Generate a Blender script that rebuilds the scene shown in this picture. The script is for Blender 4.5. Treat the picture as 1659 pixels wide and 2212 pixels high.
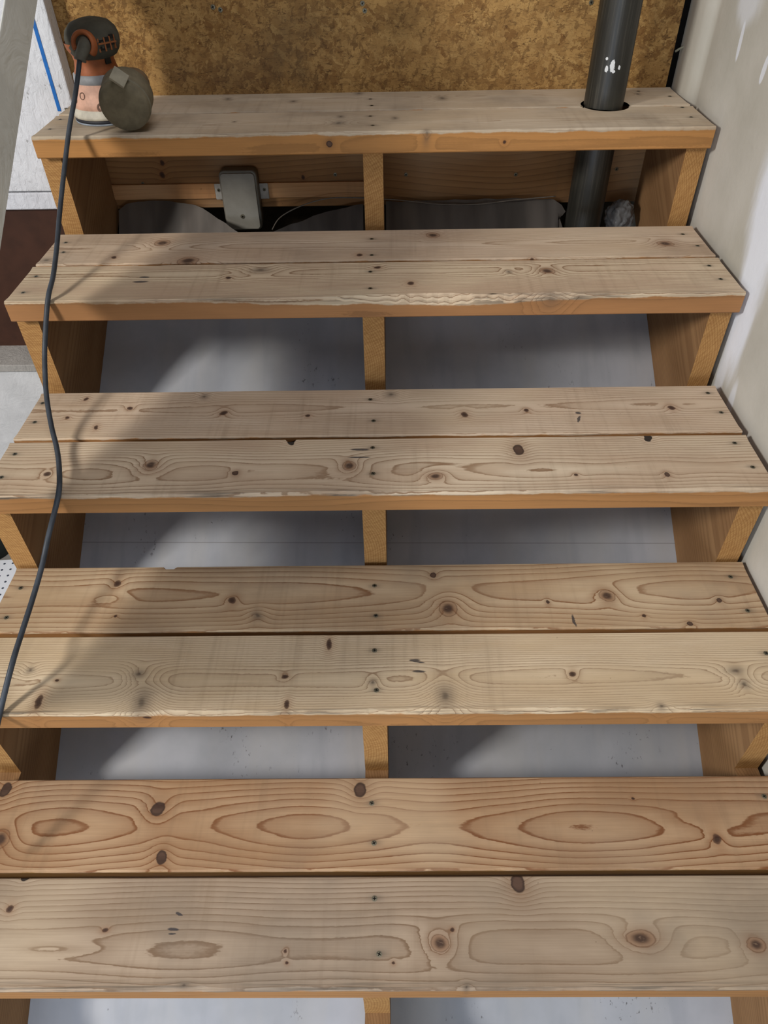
import bpy, bmesh, math, random
from mathutils import Vector, Matrix, noise as mn, geometry as mg
random.seed(7)
for o in list(bpy.data.objects): bpy.data.objects.remove(o)
S = bpy.context.scene
COL = S.collection
W, H, F = 1659.0, 2212.0, 1541.2
# ---------------------------------------------------------------- camera
CAM = Vector((0.02741, -1.71672, 0.38534))
CR = Vector((0.99989294, 0.00123593, -0.0145802))
CU = Vector((0.00979358, 0.6838068, 0.72959739))
CF = Vector((-0.01087177, 0.72966207, -0.68372149))
cd = bpy.data.cameras.new('camera'); cam = bpy.data.objects.new('camera', cd); COL.objects.link(cam)
cd.sensor_fit = 'VERTICAL'; cd.sensor_height = 36.0; cd.lens = 36.0 * F / H
cd.clip_start = 0.02; cd.clip_end = 60
cam.matrix_world = Matrix(((CR.x, CU.x, -CF.x, CAM.x), (CR.y, CU.y, -CF.y, CAM.y), (CR.z, CU.z, -CF.z, CAM.z), (0, 0, 0, 1)))
S.camera = cam
# ---------------------------------------------------------------- light
w = bpy.data.worlds.new('world'); S.world = w; w.use_nodes = True
w.node_tree.nodes['Background'].inputs[0].default_value = (0.86, 0.92, 1.0, 1)
w.node_tree.nodes['Background'].inputs[1].default_value = 0.11
def area(name, loc, target, sx, sy, power, col):
    l = bpy.data.lights.new(name, 'AREA'); l.shape = 'RECTANGLE'; l.size = sx; l.size_y = sy
    l.energy = power; l.color = col
    o = bpy.data.objects.new(name, l); COL.objects.link(o); o.location = loc
    o.rotation_euler = (Vector(target) - Vector(loc)).to_track_quat('-Z', 'Y').to_euler()
    return o
area('window_light', (-2.1, -2.2, 1.15), (-0.2, -0.75, -0.3), 0.38, 0.50, 62, (1.0, 0.955, 0.90))
area('ceiling_light', (0.2, -1.1, 2.3), (0.0, -0.7, -0.4), 1.2, 0.9, 21, (0.97, 0.95, 1.0))
area('low_fill_light', (-0.35, -2.7, -0.25), (-0.05, -1.0, -0.75), 1.2, 0.8, 16, (0.78, 0.87, 1.0))  # unseen low fill, added to brighten the lower gaps
S.view_settings.view_transform = 'Standard'; S.view_settings.look = 'None'
S.view_settings.gamma = 1.0; S.view_settings.use_curve_mapping = False
S.view_settings.exposure = 0.0

def ray(px, py): return CF + CR * ((px - W / 2) / F) - CU * ((py - H / 2) / F)
def hit(px, py, ax, val):
    d = ray(px, py); return CAM + d * ((val - CAM[ax]) / d[ax])

# ---------------------------------------------------------------- node helpers
def lin(c):
    f = lambda v: v / 12.92 if v <= 0.04045 else ((v + 0.055) / 1.055) ** 2.4
    return tuple(f(v / 255.0) for v in c) + (1.0,)
class V:
    def __init__(s, g, k): s.g = g; s.k = k
    def __add__(s, o): return s.g.m('ADD', s, o)
    __radd__ = __add__
    def __sub__(s, o): return s.g.m('SUBTRACT', s, o)
    def __rsub__(s, o): return s.g.m('SUBTRACT', o, s)
    def __mul__(s, o): return s.g.m('MULTIPLY', s, o)
    __rmul__ = __mul__
    def __truediv__(s, o): return s.g.m('DIVIDE', s, o)
class G:
    def __init__(s, name, rough=0.8, spec=0.3):
        s.mat = bpy.data.materials.new(name); s.mat.use_nodes = True
        s.t = s.mat.node_tree; s.n = s.t.nodes; s.b = s.n['Principled BSDF']
        s.b.inputs['Roughness'].default_value = rough
        s.b.inputs['Specular IOR Level'].default_value = spec
        s.tc = s.n.new('ShaderNodeTexCoord'); s.P = V(s, s.tc.outputs['Object'])
    def put(s, inp, v):
        if isinstance(v, V): s.t.links.new(v.k, inp)
        else: inp.default_value = v
    def m(s, op, a, b=None, c=None, clamp=False):
        n = s.n.new('ShaderNodeMath'); n.operation = op; n.use_clamp = clamp
        s.put(n.inputs[0], a)
        if b is not None: s.put(n.inputs[1], b)
        if c is not None: s.put(n.inputs[2], c)
        return V(s, n.outputs[0])
    def xyz(s, v=None):
        n = s.n.new('ShaderNodeSeparateXYZ'); s.put(n.inputs[0], v or s.P); return [V(s, o) for o in n.outputs]
    def vec(s, x, y, z):
        n = s.n.new('ShaderNodeCombineXYZ')
        for i, q in enumerate((x, y, z)): s.put(n.inputs[i], q)
        return V(s, n.outputs[0])
    def map(s, v, scale=(1, 1, 1), loc=(0, 0, 0), rot=(0, 0, 0)):
        n = s.n.new('ShaderNodeMapping'); s.put(n.inputs[0], v)
        n.inputs['Location'].default_value = loc; n.inputs['Rotation'].default_value = rot; n.inputs['Scale'].default_value = scale
        return V(s, n.outputs[0])
    def noise(s, v, scale=1.0, detail=2.0, rough=0.5, dist=0.0, color=False):
        n = s.n.new('ShaderNodeTexNoise'); s.put(n.inputs['Vector'], v)
        n.inputs['Scale'].default_value = scale; n.inputs['Detail'].default_value = detail
        n.inputs['Roughness'].default_value = rough; n.inputs['Distortion'].default_value = dist
        return V(s, n.outputs['Color' if color else 'Fac'])
    def voro(s, v, scale=1.0, out='Color', feature='F1', rnd=1.0):
        n = s.n.new('ShaderNodeTexVoronoi'); s.put(n.inputs['Vector'], v); n.feature = feature
        n.inputs['Scale'].default_value = scale; n.inputs['Randomness'].default_value = rnd
        return V(s, n.outputs[out])
    def ss(s, v, a, b, lo=0.0, hi=1.0):
        n = s.n.new('ShaderNodeMapRange'); n.interpolation_type = 'SMOOTHSTEP'
        s.put(n.inputs[0], v); n.inputs[1].default_value = a; n.inputs[2].default_value = b
        n.inputs[3].default_value = lo; n.inputs[4].default_value = hi
        return V(s, n.outputs[0])
    def mix(s, f, a, b, mode='MIX'):
        n = s.n.new('ShaderNodeMix'); n.data_type = 'RGBA'; n.blend_type = mode
        s.put(n.inputs[0], f); s.put(n.inputs[6], a); s.put(n.inputs[7], b)
        return V(s, n.outputs[2])
    def vlen(s, v):
        n = s.n.new('ShaderNodeVectorMath'); n.operation = 'LENGTH'; s.put(n.inputs[0], v); return V(s, n.outputs['Value'])
    def dist(s, v, c, r, rot=0.0):                      # elliptical distance from a spot
        a = s.map(v, (1, 1, 1), (-c[0], -c[1], -c[2]))
        if rot: a = s.map(a, (1, 1, 1), (0, 0, 0), (0, 0, rot))
        return s.vlen(s.map(a, (1 / r[0], 1 / r[1], 1 / r[2])))
    def color(s, c): s.put(s.b.inputs['Base Color'], c)
    def bump(s, h, strength=0.3, d=0.001):
        n = s.n.new('ShaderNodeBump'); n.inputs['Strength'].default_value = strength; n.inputs['Distance'].default_value = d
        s.put(n.inputs['Height'], h); s.t.links.new(n.outputs[0], s.b.inputs['Normal'])

def plain(name, c, rough=0.6, spec=0.4, var=0.12, scale=60, metal=0.0, bump=0.0):
    g = G(name, rough, spec); g.b.inputs['Metallic'].default_value = metal
    n = g.noise(g.P, scale, 4, 0.6)
    dark = tuple(v * (1 - var * 1.6) for v in lin(c)[:3]) + (1,); lt = tuple(min(1, v * (1 + var)) for v in lin(c)[:3]) + (1,)
    g.color(g.mix(g.ss(n, 0.3, 0.7), dark, lt))
    if bump: g.bump(n, bump)
    return g.mat

# ---------------------------------------------------------------- wood
def wood(name, seed, light, mid, late, aged, vc=0.0, h0=0.02, h1=0.02, sp=0.005, con=0.5, knots=(), marks=(),
         rings=(), topmask=True, grime=0.0, wob=0.0, worn=None, gray=0.3, hfreq=1.6, axis='x', front=-1, halos=(), edge_z=(-0.0065, -0.0035)):
    g = G(name, 0.72, 0.25); P = g.P
    if axis == 'y': x0, y, z = g.xyz(); x, y = y, x0
    elif axis == 's': y0, x, z = g.xyz(); y = y0
    else: x, y, z = g.xyz()
    Q = g.vec(x, y, z) if axis != 'x' else P
    so = seed * 3.17
    n1 = g.noise(g.map(Q, (1.4, 9, 9), (so, so, 0)), 1, 2)
    n2 = g.noise(g.map(Q, (7, 70, 70), (0, so, so)), 1, 3)
    n3 = g.noise(g.map(Q, (150, 420, 420), (0, so, so)), 1, 1)
    hx = g.noise(g.vec(x * hfreq + so, 0.0, 0.0), 1, 1)
    hh = (hx - 0.5) * (2 * h1) + h0
    yv = y - vc
    if wob: yv = yv + (g.noise(g.vec(x * 1.9 + so * 2, 0.0, 0.0), 1, 1) - 0.5) * wob
    zz = z + hh
    R = g.m('SQRT', yv * yv + zz * zz) + (n1 - 0.5) * 0.011 + (n2 - 0.5) * 0.0024 + (n3 - 0.5) * 0.0006
    kn = []
    Qd = g.vec(x + (n2 - 0.5) * 0.010 + (n3 - 0.5) * 0.0015, y + (n1 - 0.5) * 0.006 + (n3 - 0.5) * 0.0015, z)
    for (c, r, st) in knots:
        d = g.dist(Qd, c, (r[0], r[1], 0.022 if len(r) < 3 else r[2]))
        e = g.m('EXPONENT', d * d * -0.22)
        R = R + e * (min(r[0], r[1]) * 1.1 if st != 2 else 0.013)
        kn.append((d, st))
    for (c, r) in rings:
        d = g.dist(Qd, c, (r[0], r[1], 0.03)); R = R + g.m('EXPONENT', d * d * -0.8) * (sp * 1.3)
    ph = g.m('FRACT', R / sp)
    lt = g.m('MAXIMUM', g.ss(ph, 0.70, 0.93), g.ss(ph, 0.15, 0.90) * 0.38) * g.ss(ph, 0.94, 1.0, 1.0, 0.0)
    blot = g.noise(g.map(Q, (3, 14, 14), (so, 0, 3)), 1, 4, 0.6)
    fib = g.noise(g.map(Q, (9, 700, 700), (so, 0, 0)), 1, 2, 0.6)
    big = g.noise(g.map(Q, (5, 5, 5), (0, so, 0)), 1, 5, 0.6)
    base = g.mix(g.ss(blot, 0.3, 0.7), lin(light), lin(mid))
    cmod = g.ss(blot, 0.2, 0.8, con * 1.9, con * 1.15)
    col = g.mix(lt * cmod, base, lin(late))
    # grey dust and grime on the walked-on face
    saw = g.noise(g.map(Q, (55, 2.5, 1), (so, 0, 0)), 1, 3, 0.6); sgn = g.noise(g.map(Q, (4, 4, 4), (0, 0, so)), 1, 1)
    col = g.mix(g.ss(saw, 0.45, 0.75) * g.ss(sgn, 0.45, 0.6) * 0.22, col, lin((112, 90, 66)))
    col = g.mix(g.ss(sgn, 0.3, 0.5, 0.22, 0.0), col, lin((226, 206, 172)))
    gy = g.ss(big, 0.42, 0.75) * gray
    col = g.mix(gy, col, lin((118, 108, 96)))
    am = None
    if topmask:
        en = g.noise(g.map(Q, (16, 60, 0), (so, 0, 0)), 1, 4, 0.65)
        th = (en - 0.5) * 0.012
        zt = z + th
        if worn:
            for (cx, rx, dp) in worn:
                q = (x - cx) / rx; zt = zt + g.m('EXPONENT', q * q * -1.0) * dp
        am = g.ss(zt, *edge_z)
        agc = g.mix(lt * 0.55, g.mix(g.ss(blot, 0.3, 0.7), lin(aged), tuple(v * 0.82 for v in lin(aged)[:3]) + (1,)), tuple(v * 0.55 for v in lin(aged)[:3]) + (1,))
        col = g.mix(am, agc, col)
        if grime:
            stx = g.noise(g.map(Q, (5, 260, 100), (so, so, 0)), 1, 3, 0.7)
            fy = g.ss(y, -0.072, -0.050, 1.0, 0.0) if front < 0 else g.ss(y, 0.05, 0.072)
            pn = g.ss(g.noise(g.vec(x * 3.0 + so, 0.0, 0.0), 1, 3), 0.35, 0.62)
            col = g.mix(fy * g.ss(stx, 0.44, 0.62) * pn * am * grime, col, lin((84, 76, 66)))
    # dark specks
    spk = g.noise(g.map(Q, (120, 160, 160), (so, 0, 0)), 1, 1)
    col = g.mix(g.ss(spk, 0.79, 0.84) * 0.55, col, lin((70, 55, 42)))
    col = g.mix(g.ss(fib, 0.3, 0.75) * 0.16, col, lin((90, 70, 52)))
    for d, st in kn:
        if st == 0:      # plain brown knot
            col = g.mix(g.m('EXPONENT', d * d * -0.30) * 0.38, col, lin((132, 84, 48)))
            col = g.mix(g.ss(d, 0.75, 1.1, 0.85, 0.0), col, lin((74, 50, 38)))
            col = g.mix(g.ss(d, 0.35, 0.75, 0.6, 0.0), col, lin((46, 32, 27)))
        elif st == 1:    # round knot with pale grey-brown heart
            col = g.mix(g.m('EXPONENT', d * d * -0.30) * 0.45, col, lin((120, 82, 52)))
            col = g.mix(g.ss(d, 0.85, 1.05, 0.92, 0.0), col, lin((52, 36, 30)))
            col = g.mix(g.ss(d, 0.5, 0.85, 0.7, 0.0) * g.ss(n2, 0.3, 0.6), col, lin((98, 74, 60)))
        elif st == 2:    # big soft knot, layered reddish rings
            col = g.mix(g.m('EXPONENT', d * d * -0.45) * 0.45, col, lin((128, 84, 54)))
            col = g.mix(g.ss(d, 0.95, 1.15, 0.40, 0.0), col, lin((128, 92, 64)))
            col = g.mix(g.ss(d, 1.0, 1.1) * g.ss(d, 1.1, 1.25, 0.6, 0.0), col, lin((96, 62, 38)))
            col = g.mix(g.ss(d, 0.30, 0.92, 0.88, 0.0), col, lin((60, 44, 37)))
            col = g.mix(g.ss(d, 0.2, 0.6, 1.0, 0.0) * g.ss(n3, 0.60, 0.68) * 0.35, col, lin((150, 124, 100)))
        elif st == 3:    # grey smudge of a knot
            col = g.mix(g.m('EXPONENT', d * d * -0.9) * 0.62, col, lin((88, 78, 68)))
            col = g.mix(g.ss(d, 0.1, 0.5, 0.45, 0.0), col, lin((52, 42, 36)))
        elif st == 4:    # knot hole
            col = g.mix(g.ss(d, 0.85, 1.05, 0.97, 0.0), col, lin((38, 32, 28)))
    for (c, r, rot) in marks:
        d = g.dist(Qd, c, (r[0], r[1], 0.01), rot)
        col = g.mix(g.ss(d, 0.6, 1.0, 0.85, 0.0), col, lin((48, 47, 52)))
    for (hx_, hy_) in halos:
        d = g.dist(Qd, (hx_, hy_, 0), (0.011, 0.0055, 0.02))
        col = g.mix(g.m('EXPONENT', d * d * -1.3) * 0.5, col, lin((84, 76, 66)))
    g.color(col)
    g.bump(fib * 0.4 - lt * 0.6, 0.18, 0.0006)
    return g.mat

# ---------------------------------------------------------------- mesh helpers
def link(name, me, mat=None, parent=None, loc=(0, 0, 0), rot=None):
    o = bpy.data.objects.new(name, me); COL.objects.link(o)
    o.location = loc
    if rot: o.rotation_euler = rot
    if parent: o.parent = parent
    if mat is not None:
        for m in (mat if isinstance(mat, (list, tuple)) else [mat]): me.materials.append(m)
    return o
def tag(o, label, cat, group=None):
    o['label'] = label; o['category'] = cat
    if group: o['group'] = group
    return o
def structure(o): o['kind'] = 'structure'; return o
def empty(name, loc, label, cat, group=None, rz=0):
    o = bpy.data.objects.new(name, None); COL.objects.link(o); o.location = loc; o.rotation_euler = (0, 0, rz)
    o.empty_display_size = 0.05
    return tag(o, label, cat, group)
def bm_mesh(name, bm, smooth=False):
    bmesh.ops.recalc_face_normals(bm, faces=bm.faces[:])
    me = bpy.data.meshes.new(name); bm.to_mesh(me); bm.free()
    if smooth:
        for p in me.polygons: p.use_smooth = True
    return me
def bevel(bm, r, seg=2, ang=0.6):
    ed = [e for e in bm.edges if len(e.link_faces) == 2 and e.calc_face_angle(0) > ang]
    bmesh.ops.bevel(bm, geom=ed, offset=r, segments=seg, affect='EDGES', profile=0.5)
def box_bm(x0, x1, y0, y1, z0, z1, r=0.0, seg=2):
    bm = bmesh.new()
    v = [bm.verts.new((x, y, z)) for x in (x0, x1) for y in (y0, y1) for z in (z0, z1)]
    for f in ((0, 1, 3, 2), (4, 6, 7, 5), (0, 4, 5, 1), (2, 3, 7, 6), (0, 2, 6, 4), (1, 5, 7, 3)):
        bm.faces.new([v[i] for i in f])
    bmesh.ops.recalc_face_normals(bm, faces=bm.faces[:])
    if r: bevel(bm, r, seg)
    return bm
def lathe_bm(prof, n=48, ax=(1.0, 1.0)):
    bm = bmesh.new(); rings = []
    for (r, z) in prof:
        if r < 1e-6: rings.append([bm.verts.new((0, 0, z))])
        else: rings.append([bm.verts.new((r * ax[0] * math.cos(2 * math.pi * i / n), r * ax[1] * math.sin(2 * math.pi * i / n), z)) for i in range(n)])
    for a, b in zip(rings, rings[1:]):
        for i in range(n):
            j = (i + 1) % n
            if len(a) == 1 and len(b) == 1: continue
            if len(a) == 1: bm.faces.new((a[0], b[i], b[j]))
            elif len(b) == 1: bm.faces.new((a[i], a[j], b[0]))
            else: bm.faces.new((a[i], a[j], b[j], b[i]))
    return bm
def tube_mesh(name, pts, r, n=12, smooth=True, sub=8):
    P = [Vector(p) for p in pts]; out = []
    for i in range(len(P) - 1):                        # Catmull-Rom through the points
        p0 = P[max(i - 1, 0)]; p1 = P[i]; p2 = P[i + 1]; p3 = P[min(i + 2, len(P) - 1)]
        for k in range(sub):
            t = k / sub
            out.append(0.5 * ((2 * p1) + (p2 - p0) * t + (2 * p0 - 5 * p1 + 4 * p2 - p3) * t * t + (3 * p1 - p0 - 3 * p2 + p3) * t ** 3))
    out.append(P[-1])
    bm = bmesh.new(); prev = None; up = Vector((0.31, 0.2, 0.93)); rings = []
    for i, p in enumerate(out):
        d = (out[min(i + 1, len(out) - 1)] - out[max(i - 1, 0)]).normalized()
        a = d.cross(up).normalized(); b = d.cross(a).normalized()
        if prev is not None:
            a = (prev - d * prev.dot(d)).normalized(); b = d.cross(a).normalized()
        prev = a
        rr = r(i / (len(out) - 1)) if callable(r) else r
        rings.append([bm.verts.new(p + a * rr * math.cos(2 * math.pi * k / n) + b * rr * math.sin(2 * math.pi * k / n)) for k in range(n)])
    for A, B in zip(rings, rings[1:]):
        for k in range(n): bm.faces.new((A[k], A[(k + 1) % n], B[(k + 1) % n], B[k]))
    bm.faces.new(rings[0]); bm.faces.new(rings[-1])
    return bm_mesh(name, bm, smooth)
def nz(x, s=0.0, f=1.0): return mn.noise(Vector((x * f, s * 7.31, s * 1.7)))

# ---------------------------------------------------------------- materials
M_screw = plain('screw_metal', (112, 106, 88), 0.45, 0.6, 0.1, 900, 0.6)
M_screwdark = plain('screw_slot', (22, 20, 18), 0.8, 0.1)
M_orangewood = dict(light=(196, 140, 84), mid=(182, 126, 72), late=(140, 88, 46), aged=(190, 132, 74))

# ================================================================= SETTING
RISE, RUN, DEP, T = 0.17527, 0.29406, 0.28928, 0.038
TH = math.atan2(RISE, RUN)
FLOOR = -1.227
# back wall of oriented strand board
g = G('strand_board', 0.85, 0.2)
def flakes(rot, sc, off, w_=1.2):
    m = g.map(g.P, (1, 1, 1), off, (0, rot, 0))
    m = g.map(m, sc)
    dd = g.noise(g.map(g.P, (45, 45, 45), off), 1, 4, 0.65, 0.4, True)
    n = g.n.new('ShaderNodeVectorMath'); n.operation = 'MULTIPLY_ADD'; g.put(n.inputs[0], dd); n.inputs[1].default_value = (w_, w_, w_); g.put(n.inputs[2], m)
    return V(g, n.outputs[0])
va = flakes(0.5, (26, 26, 70), (0, 0, 0), 4.0); vb = flakes(-0.6, (32, 32, 90), (3, 1, 2), 4.5); vc_ = flakes(1.2, (60, 60, 150), (5, 2, 1), 5.0)
ca = g.xyz(g.voro(va)); cb = g.xyz(g.voro(vb)); cc = g.xyz(g.voro(vc_))
col = g.mix(ca[0], lin((182, 144, 88)), lin((136, 100, 56)))
col = g.mix(g.ss(cb[1], 0.35, 0.8, 0.0, 0.8), col, g.mix(cb[0], lin((186, 150, 94)), lin((120, 84, 46))))
col = g.mix(g.ss(cc[1], 0.80, 0.92, 0.0, 0.6), col, lin((104, 74, 42)))
col = g.mix(g.ss(g.voro(vb, 1, 'Distance', 'DISTANCE_TO_EDGE'), 0.0, 0.06, 0.15, 0.0), col, lin((92, 62, 34)))
fn = g.noise(g.map(g.P, (55, 55, 190), (0, 0, 0), (0, 0.35, 0)), 1, 5, 0.75, 1.6)
fn2 = g.noise(g.map(g.P, (28, 28, 50), (4, 0, 0), (0, -0.4, 0)), 1, 6, 0.75, 1.5)
col = g.mix(g.ss(fn, 0.54, 0.66, 0.0, 0.85), col, lin((78, 52, 30)))
col = g.mix(g.ss(fn2, 0.55, 0.66, 0.0, 0.5), col, lin((92, 64, 38)))
col = g.mix(g.ss(fn2, 0.30, 0.42, 0.35, 0.0), col, lin((190, 156, 100)))
x, y, z = g.xyz()
bn = g.noise(g.P, 9, 4, 0.6)
def stain(c, r, a, colr):
    global col
    p = hit(c[0], c[1], 1, 0.0); d = g.dist(g.P, tuple(p), (r[0] / 1180.0, 1, r[1] / 900.0))
    col = g.mix(g.m('EXPONENT', d * d * -1.0) * g.ss(bn, 0.25, 0.6) * a, col, lin(colr))
stain((640, 110), (110, 75), 0.62, (74, 62, 48))
stain((880, 40), (75, 45), 0.5, (82, 62, 36))
stain((430, 70), (80, 35), 0.3, (100, 72, 38))
stain((1000, 130), (150, 60), 0.35, (104, 78, 44))
stain((460, 170), (180, 40), 0.35, (96, 80, 62))
g.color(col); g.bump(fn + ca[0] * 0.6, 0.5, 0.0015)
bm = box_bm(-1.6, 0.6155, 0.0, 0.0125, 0.0, 0.62)
wb = structure(link('wall_back', bm_mesh('wall_back', bm), g.mat))
def screw(parent, loc, r=0.0042, tilt=(0, 0, 0), mats=None):
    key = 'screw%.4f' % r
    me = bpy.data.meshes.get(key)
    if me is None:
        bm = lathe_bm([(0, -0.004), (r * 0.5, -0.004), (r, 0.0), (r * 0.96, 0.0005), (r * 0.55, 0.0007), (0, 0.0007)], 20)
        for f in bm.faces: f.material_index = 0
        for a in (0.4, 0.4 + math.pi / 2):
            c, s = math.cos(a), math.sin(a)
            for sg in (1,):
                q = [(-0.6 * r, -0.13 * r), (0.6 * r, -0.13 * r), (0.6 * r, 0.13 * r), (-0.6 * r, 0.13 * r)]
                lo = [bm.verts.new((u * c - v * s, u * s + v * c, 0.0004)) for u, v in q]
                hi = [bm.verts.new((u * c - v * s, u * s + v * c, 0.00095)) for u, v in q]
                fs = [bm.faces.new(hi), bm.faces.new(lo[::-1])] + [bm.faces.new((lo[i], lo[(i + 1) % 4], hi[(i + 1) % 4], hi[i])) for i in range(4)]
                for f in fs: f.material_index = 1
        me = bm_mesh(key, bm); me.materials.append(M_screw); me.materials.append(M_screwdark)
    o = bpy.data.objects.new('screw', me); COL.objects.link(o); o.parent = parent; o.location = loc
    o.rotation_euler = (tilt[0], tilt[1], random.uniform(0, 3) if tilt[0] == 0 else tilt[2])
    return o
for px, py in ((460, 15), (476, 21), (783, 7), (788, 23), (1277, 5)):
    p = hit(px, py, 1, 0.0); screw(wb, (p.x, -0.0006, p.z), 0.0045, (math.pi / 2, 0, 0))
# backing wall behind the header, its dark colour stands in for unlit void
structure(link('wall_back_lower', bm_mesh('wbl', box_bm(-1.6, 0.70, 0.16, 0.20, FLOOR, 0.62)), plain('void_shade_backing', (52, 44, 34), 0.9, 0.1)))

# right wall: drywall with joint compound
g = G('drywall_right', 0.85, 0.2)
x, y, z = g.xyz()
col = g.mix(g.ss(g.noise(g.P, 5, 4, 0.55), 0.3, 0.7), lin((200, 197, 188)), lin((184, 181, 170)))
wn = g.noise(g.map(g.P, (1, 14, 3)), 1, 4, 0.6)
def mud(px, py, ry, rz, a, tilt=0.0, soft=(0.55, 1.1)):
    global col
    p = hit(px, py, 0, 0.640)
    m = g.map(g.map(g.P, (0, 1, 1), (0, -p.y, -p.z)), (0, 1, 1), (0, 0, 0), (tilt, 0, 0))
    d = g.vlen(g.map(m, (0, 1 / ry, 1 / rz))) + (wn - 0.5) * 1.1
    col = g.mix(g.ss(d, soft[0], soft[1], a, 0.0), col, lin((232, 237, 246)))
mud(1650, 500, 0.06, 0.17, 1.0, 0.25)
mud(1612, 640, 0.045, 0.16, 1.0, 0.22)
mud(1560, 800, 0.02, 0.10, 0.6, 0.1)
mud(1600, 90, 0.008, 0.035, 0.8, 0.1, (0.8, 1.0))
mud(1650, 150, 0.008, 0.022, 0.8, -0.1, (0.8, 1.0))
mud(1620, 0, 0.06, 0.05, 0.55)
mud(1575, 880, 0.012, 0.06, 0.6, 0.1)
g.color(col); g.bump(wn + g.noise(g.P, 90, 2), 0.25, 0.0015)
bm = bmesh.new()
prof = [(0.159, 0.6292), (0.0005, 0.6292), (-0.01, 0.6292), (-0.03, 0.6294), (-0.05, 0.6298), (-0.07, 0.6310), (-0.085, 0.634), (-0.094, 0.6415), (-0.102, 0.6465), (-0.115, 0.6455), (-0.15, 0.642), (-0.2, 0.640)]
prof = [(yy, xx) for yy, xx in prof] + [(-0.2 - 0.1 * i, 0.640) for i in range(1, 26)]
zs = [FLOOR + i * (0.55 - FLOOR) / 20 for i in range(21)]
rows = [[bm.verts.new((xx + (0.002 if yy < -0.12 else 0.0003) * nz(zz, yy * 3, 3), yy, zz)) for zz in zs] for yy, xx in prof]
for a, b in zip(rows, rows[1:]):
    for i in range(20): bm.faces.new((a[i], a[i + 1], b[i + 1], b[i]))
# give it thickness
ret = bmesh.ops.extrude_face_region(bm, geom=bm.faces[:])
for v in [e for e in ret['geom'] if isinstance(e, bmesh.types.BMVert)]: v.co.x = 0.70
structure(link('wall_right', bm_mesh('wall_right', bm, True), g.mat))
structure(link('gap_shade_strip', bm_mesh('gap_shade_strip', box_bm(0.6157, 0.6288, 0.003, 0.0125, 0.0, 0.62)), plain('painted_gap_shade', (14, 13, 12), 0.9, 0.1)))  # added black strip standing in for shade in the wall gap
p = hit(1468, 104, 1, -0.004)
nail = tag(link('nail', tube_mesh('nail', [(p.x - 0.006, -0.002, p.z - 0.006), (p.x, -0.008, p.z), (p.x + 0.006, -0.012, p.z + 0.003)], 0.0022, 8), plain('pale_nail', (150, 150, 130))),
    'small pale bent nail sticking out of the gap between strand board and right wall', 'nail')

# floor
g = G('concrete_floor', 0.9, 0.2)
g.color(g.mix(g.ss(g.noise(g.P, 3, 6, 0.6), 0.3, 0.7), lin((120, 116, 110)), lin((150, 147, 140))))
structure(link('floor', bm_mesh('floor', box_bm(-2.6, 0.70, -3.6, 0.20, FLOOR - 0.05, FLOOR)), g.mat))

# left wall: rough white-painted boards, dark cladding, sill, drywall
def painted(name, c, dirt=0.5, sc=(90, 90, 40)):
    g = G(name, 0.8, 0.25)
    n = g.noise(g.map(g.P, sc), 1, 4, 0.65, 1.0); b = g.noise(g.P, 14, 4, 0.6); sp = g.noise(g.map(g.P, (150, 150, 90)), 1, 3, 0.7)
    col = g.mix(g.ss(b, 0.3, 0.7), lin(c), tuple(v * 0.88 for v in lin(c)[:3]) + (1,))
    col = g.mix(g.ss(sp, 0.62, 0.70) * g.ss(b, 0.45, 0.6) * dirt, col, lin((86, 78, 70)))
    g.color(col); g.bump(n, 0.9, 0.004)
    return g.mat
M_wp = painted('white_painted_board', (222, 224, 228), 0.8)
YW = -0.042
structure(link('wall_left', bm_mesh('wall_left', box_bm(-1.6, -0.6335, YW, -0.0005, -0.179, 0.62, 0.003)), M_wp))
structure(link('trim_1', bm_mesh('trim_1', box_bm(-1.6, -0.6395, YW, -0.0005, -0.219, -0.1815, 0.003)), painted('white_painted_trim', (216, 218, 224), 1.0)))
a = hit(74, 54, 1, YW); b = hit(129, 240, 1, YW)
tag(link('painters_tape', bm_mesh('tape', box_bm(b.x - 0.0035, b.x + 0.0035, YW - 0.0012, YW + 0.0002, b.z, 0.30)), plain('blue_tape', (28, 104, 182), 0.5, 0.3, 0.08)),
    'narrow bright blue strip of painters tape running down the white wall at left', 'tape')
structure(link('wall_left_lower', bm_mesh('wall_left_lower', box_bm(-1.6, -0.6395, -0.030, -0.0005, -0.575, -0.2195)), plain('dark_brown_panel', (66, 40, 28), 0.6, 0.3, 0.12, 20)))
SZ = -0.575
f0 = hit(30, 789, 2, SZ)
structure(link('trim_2', bm_mesh('sill', box_bm(-1.6, -0.6395, f0.y, -0.0005, SZ - 0.02, SZ, 0.002)), painted('grey_dusty_sill', (168, 164, 158), 0.4)))
structure(link('wall_left_base', bm_mesh('wall_left_base', box_bm(-1.6, -0.6395, f0.y + 0.006, -0.0005, FLOOR, SZ - 0.021)), painted('pale_drywall', (214, 214, 214), 0.1, (20, 20, 20))))
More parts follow.
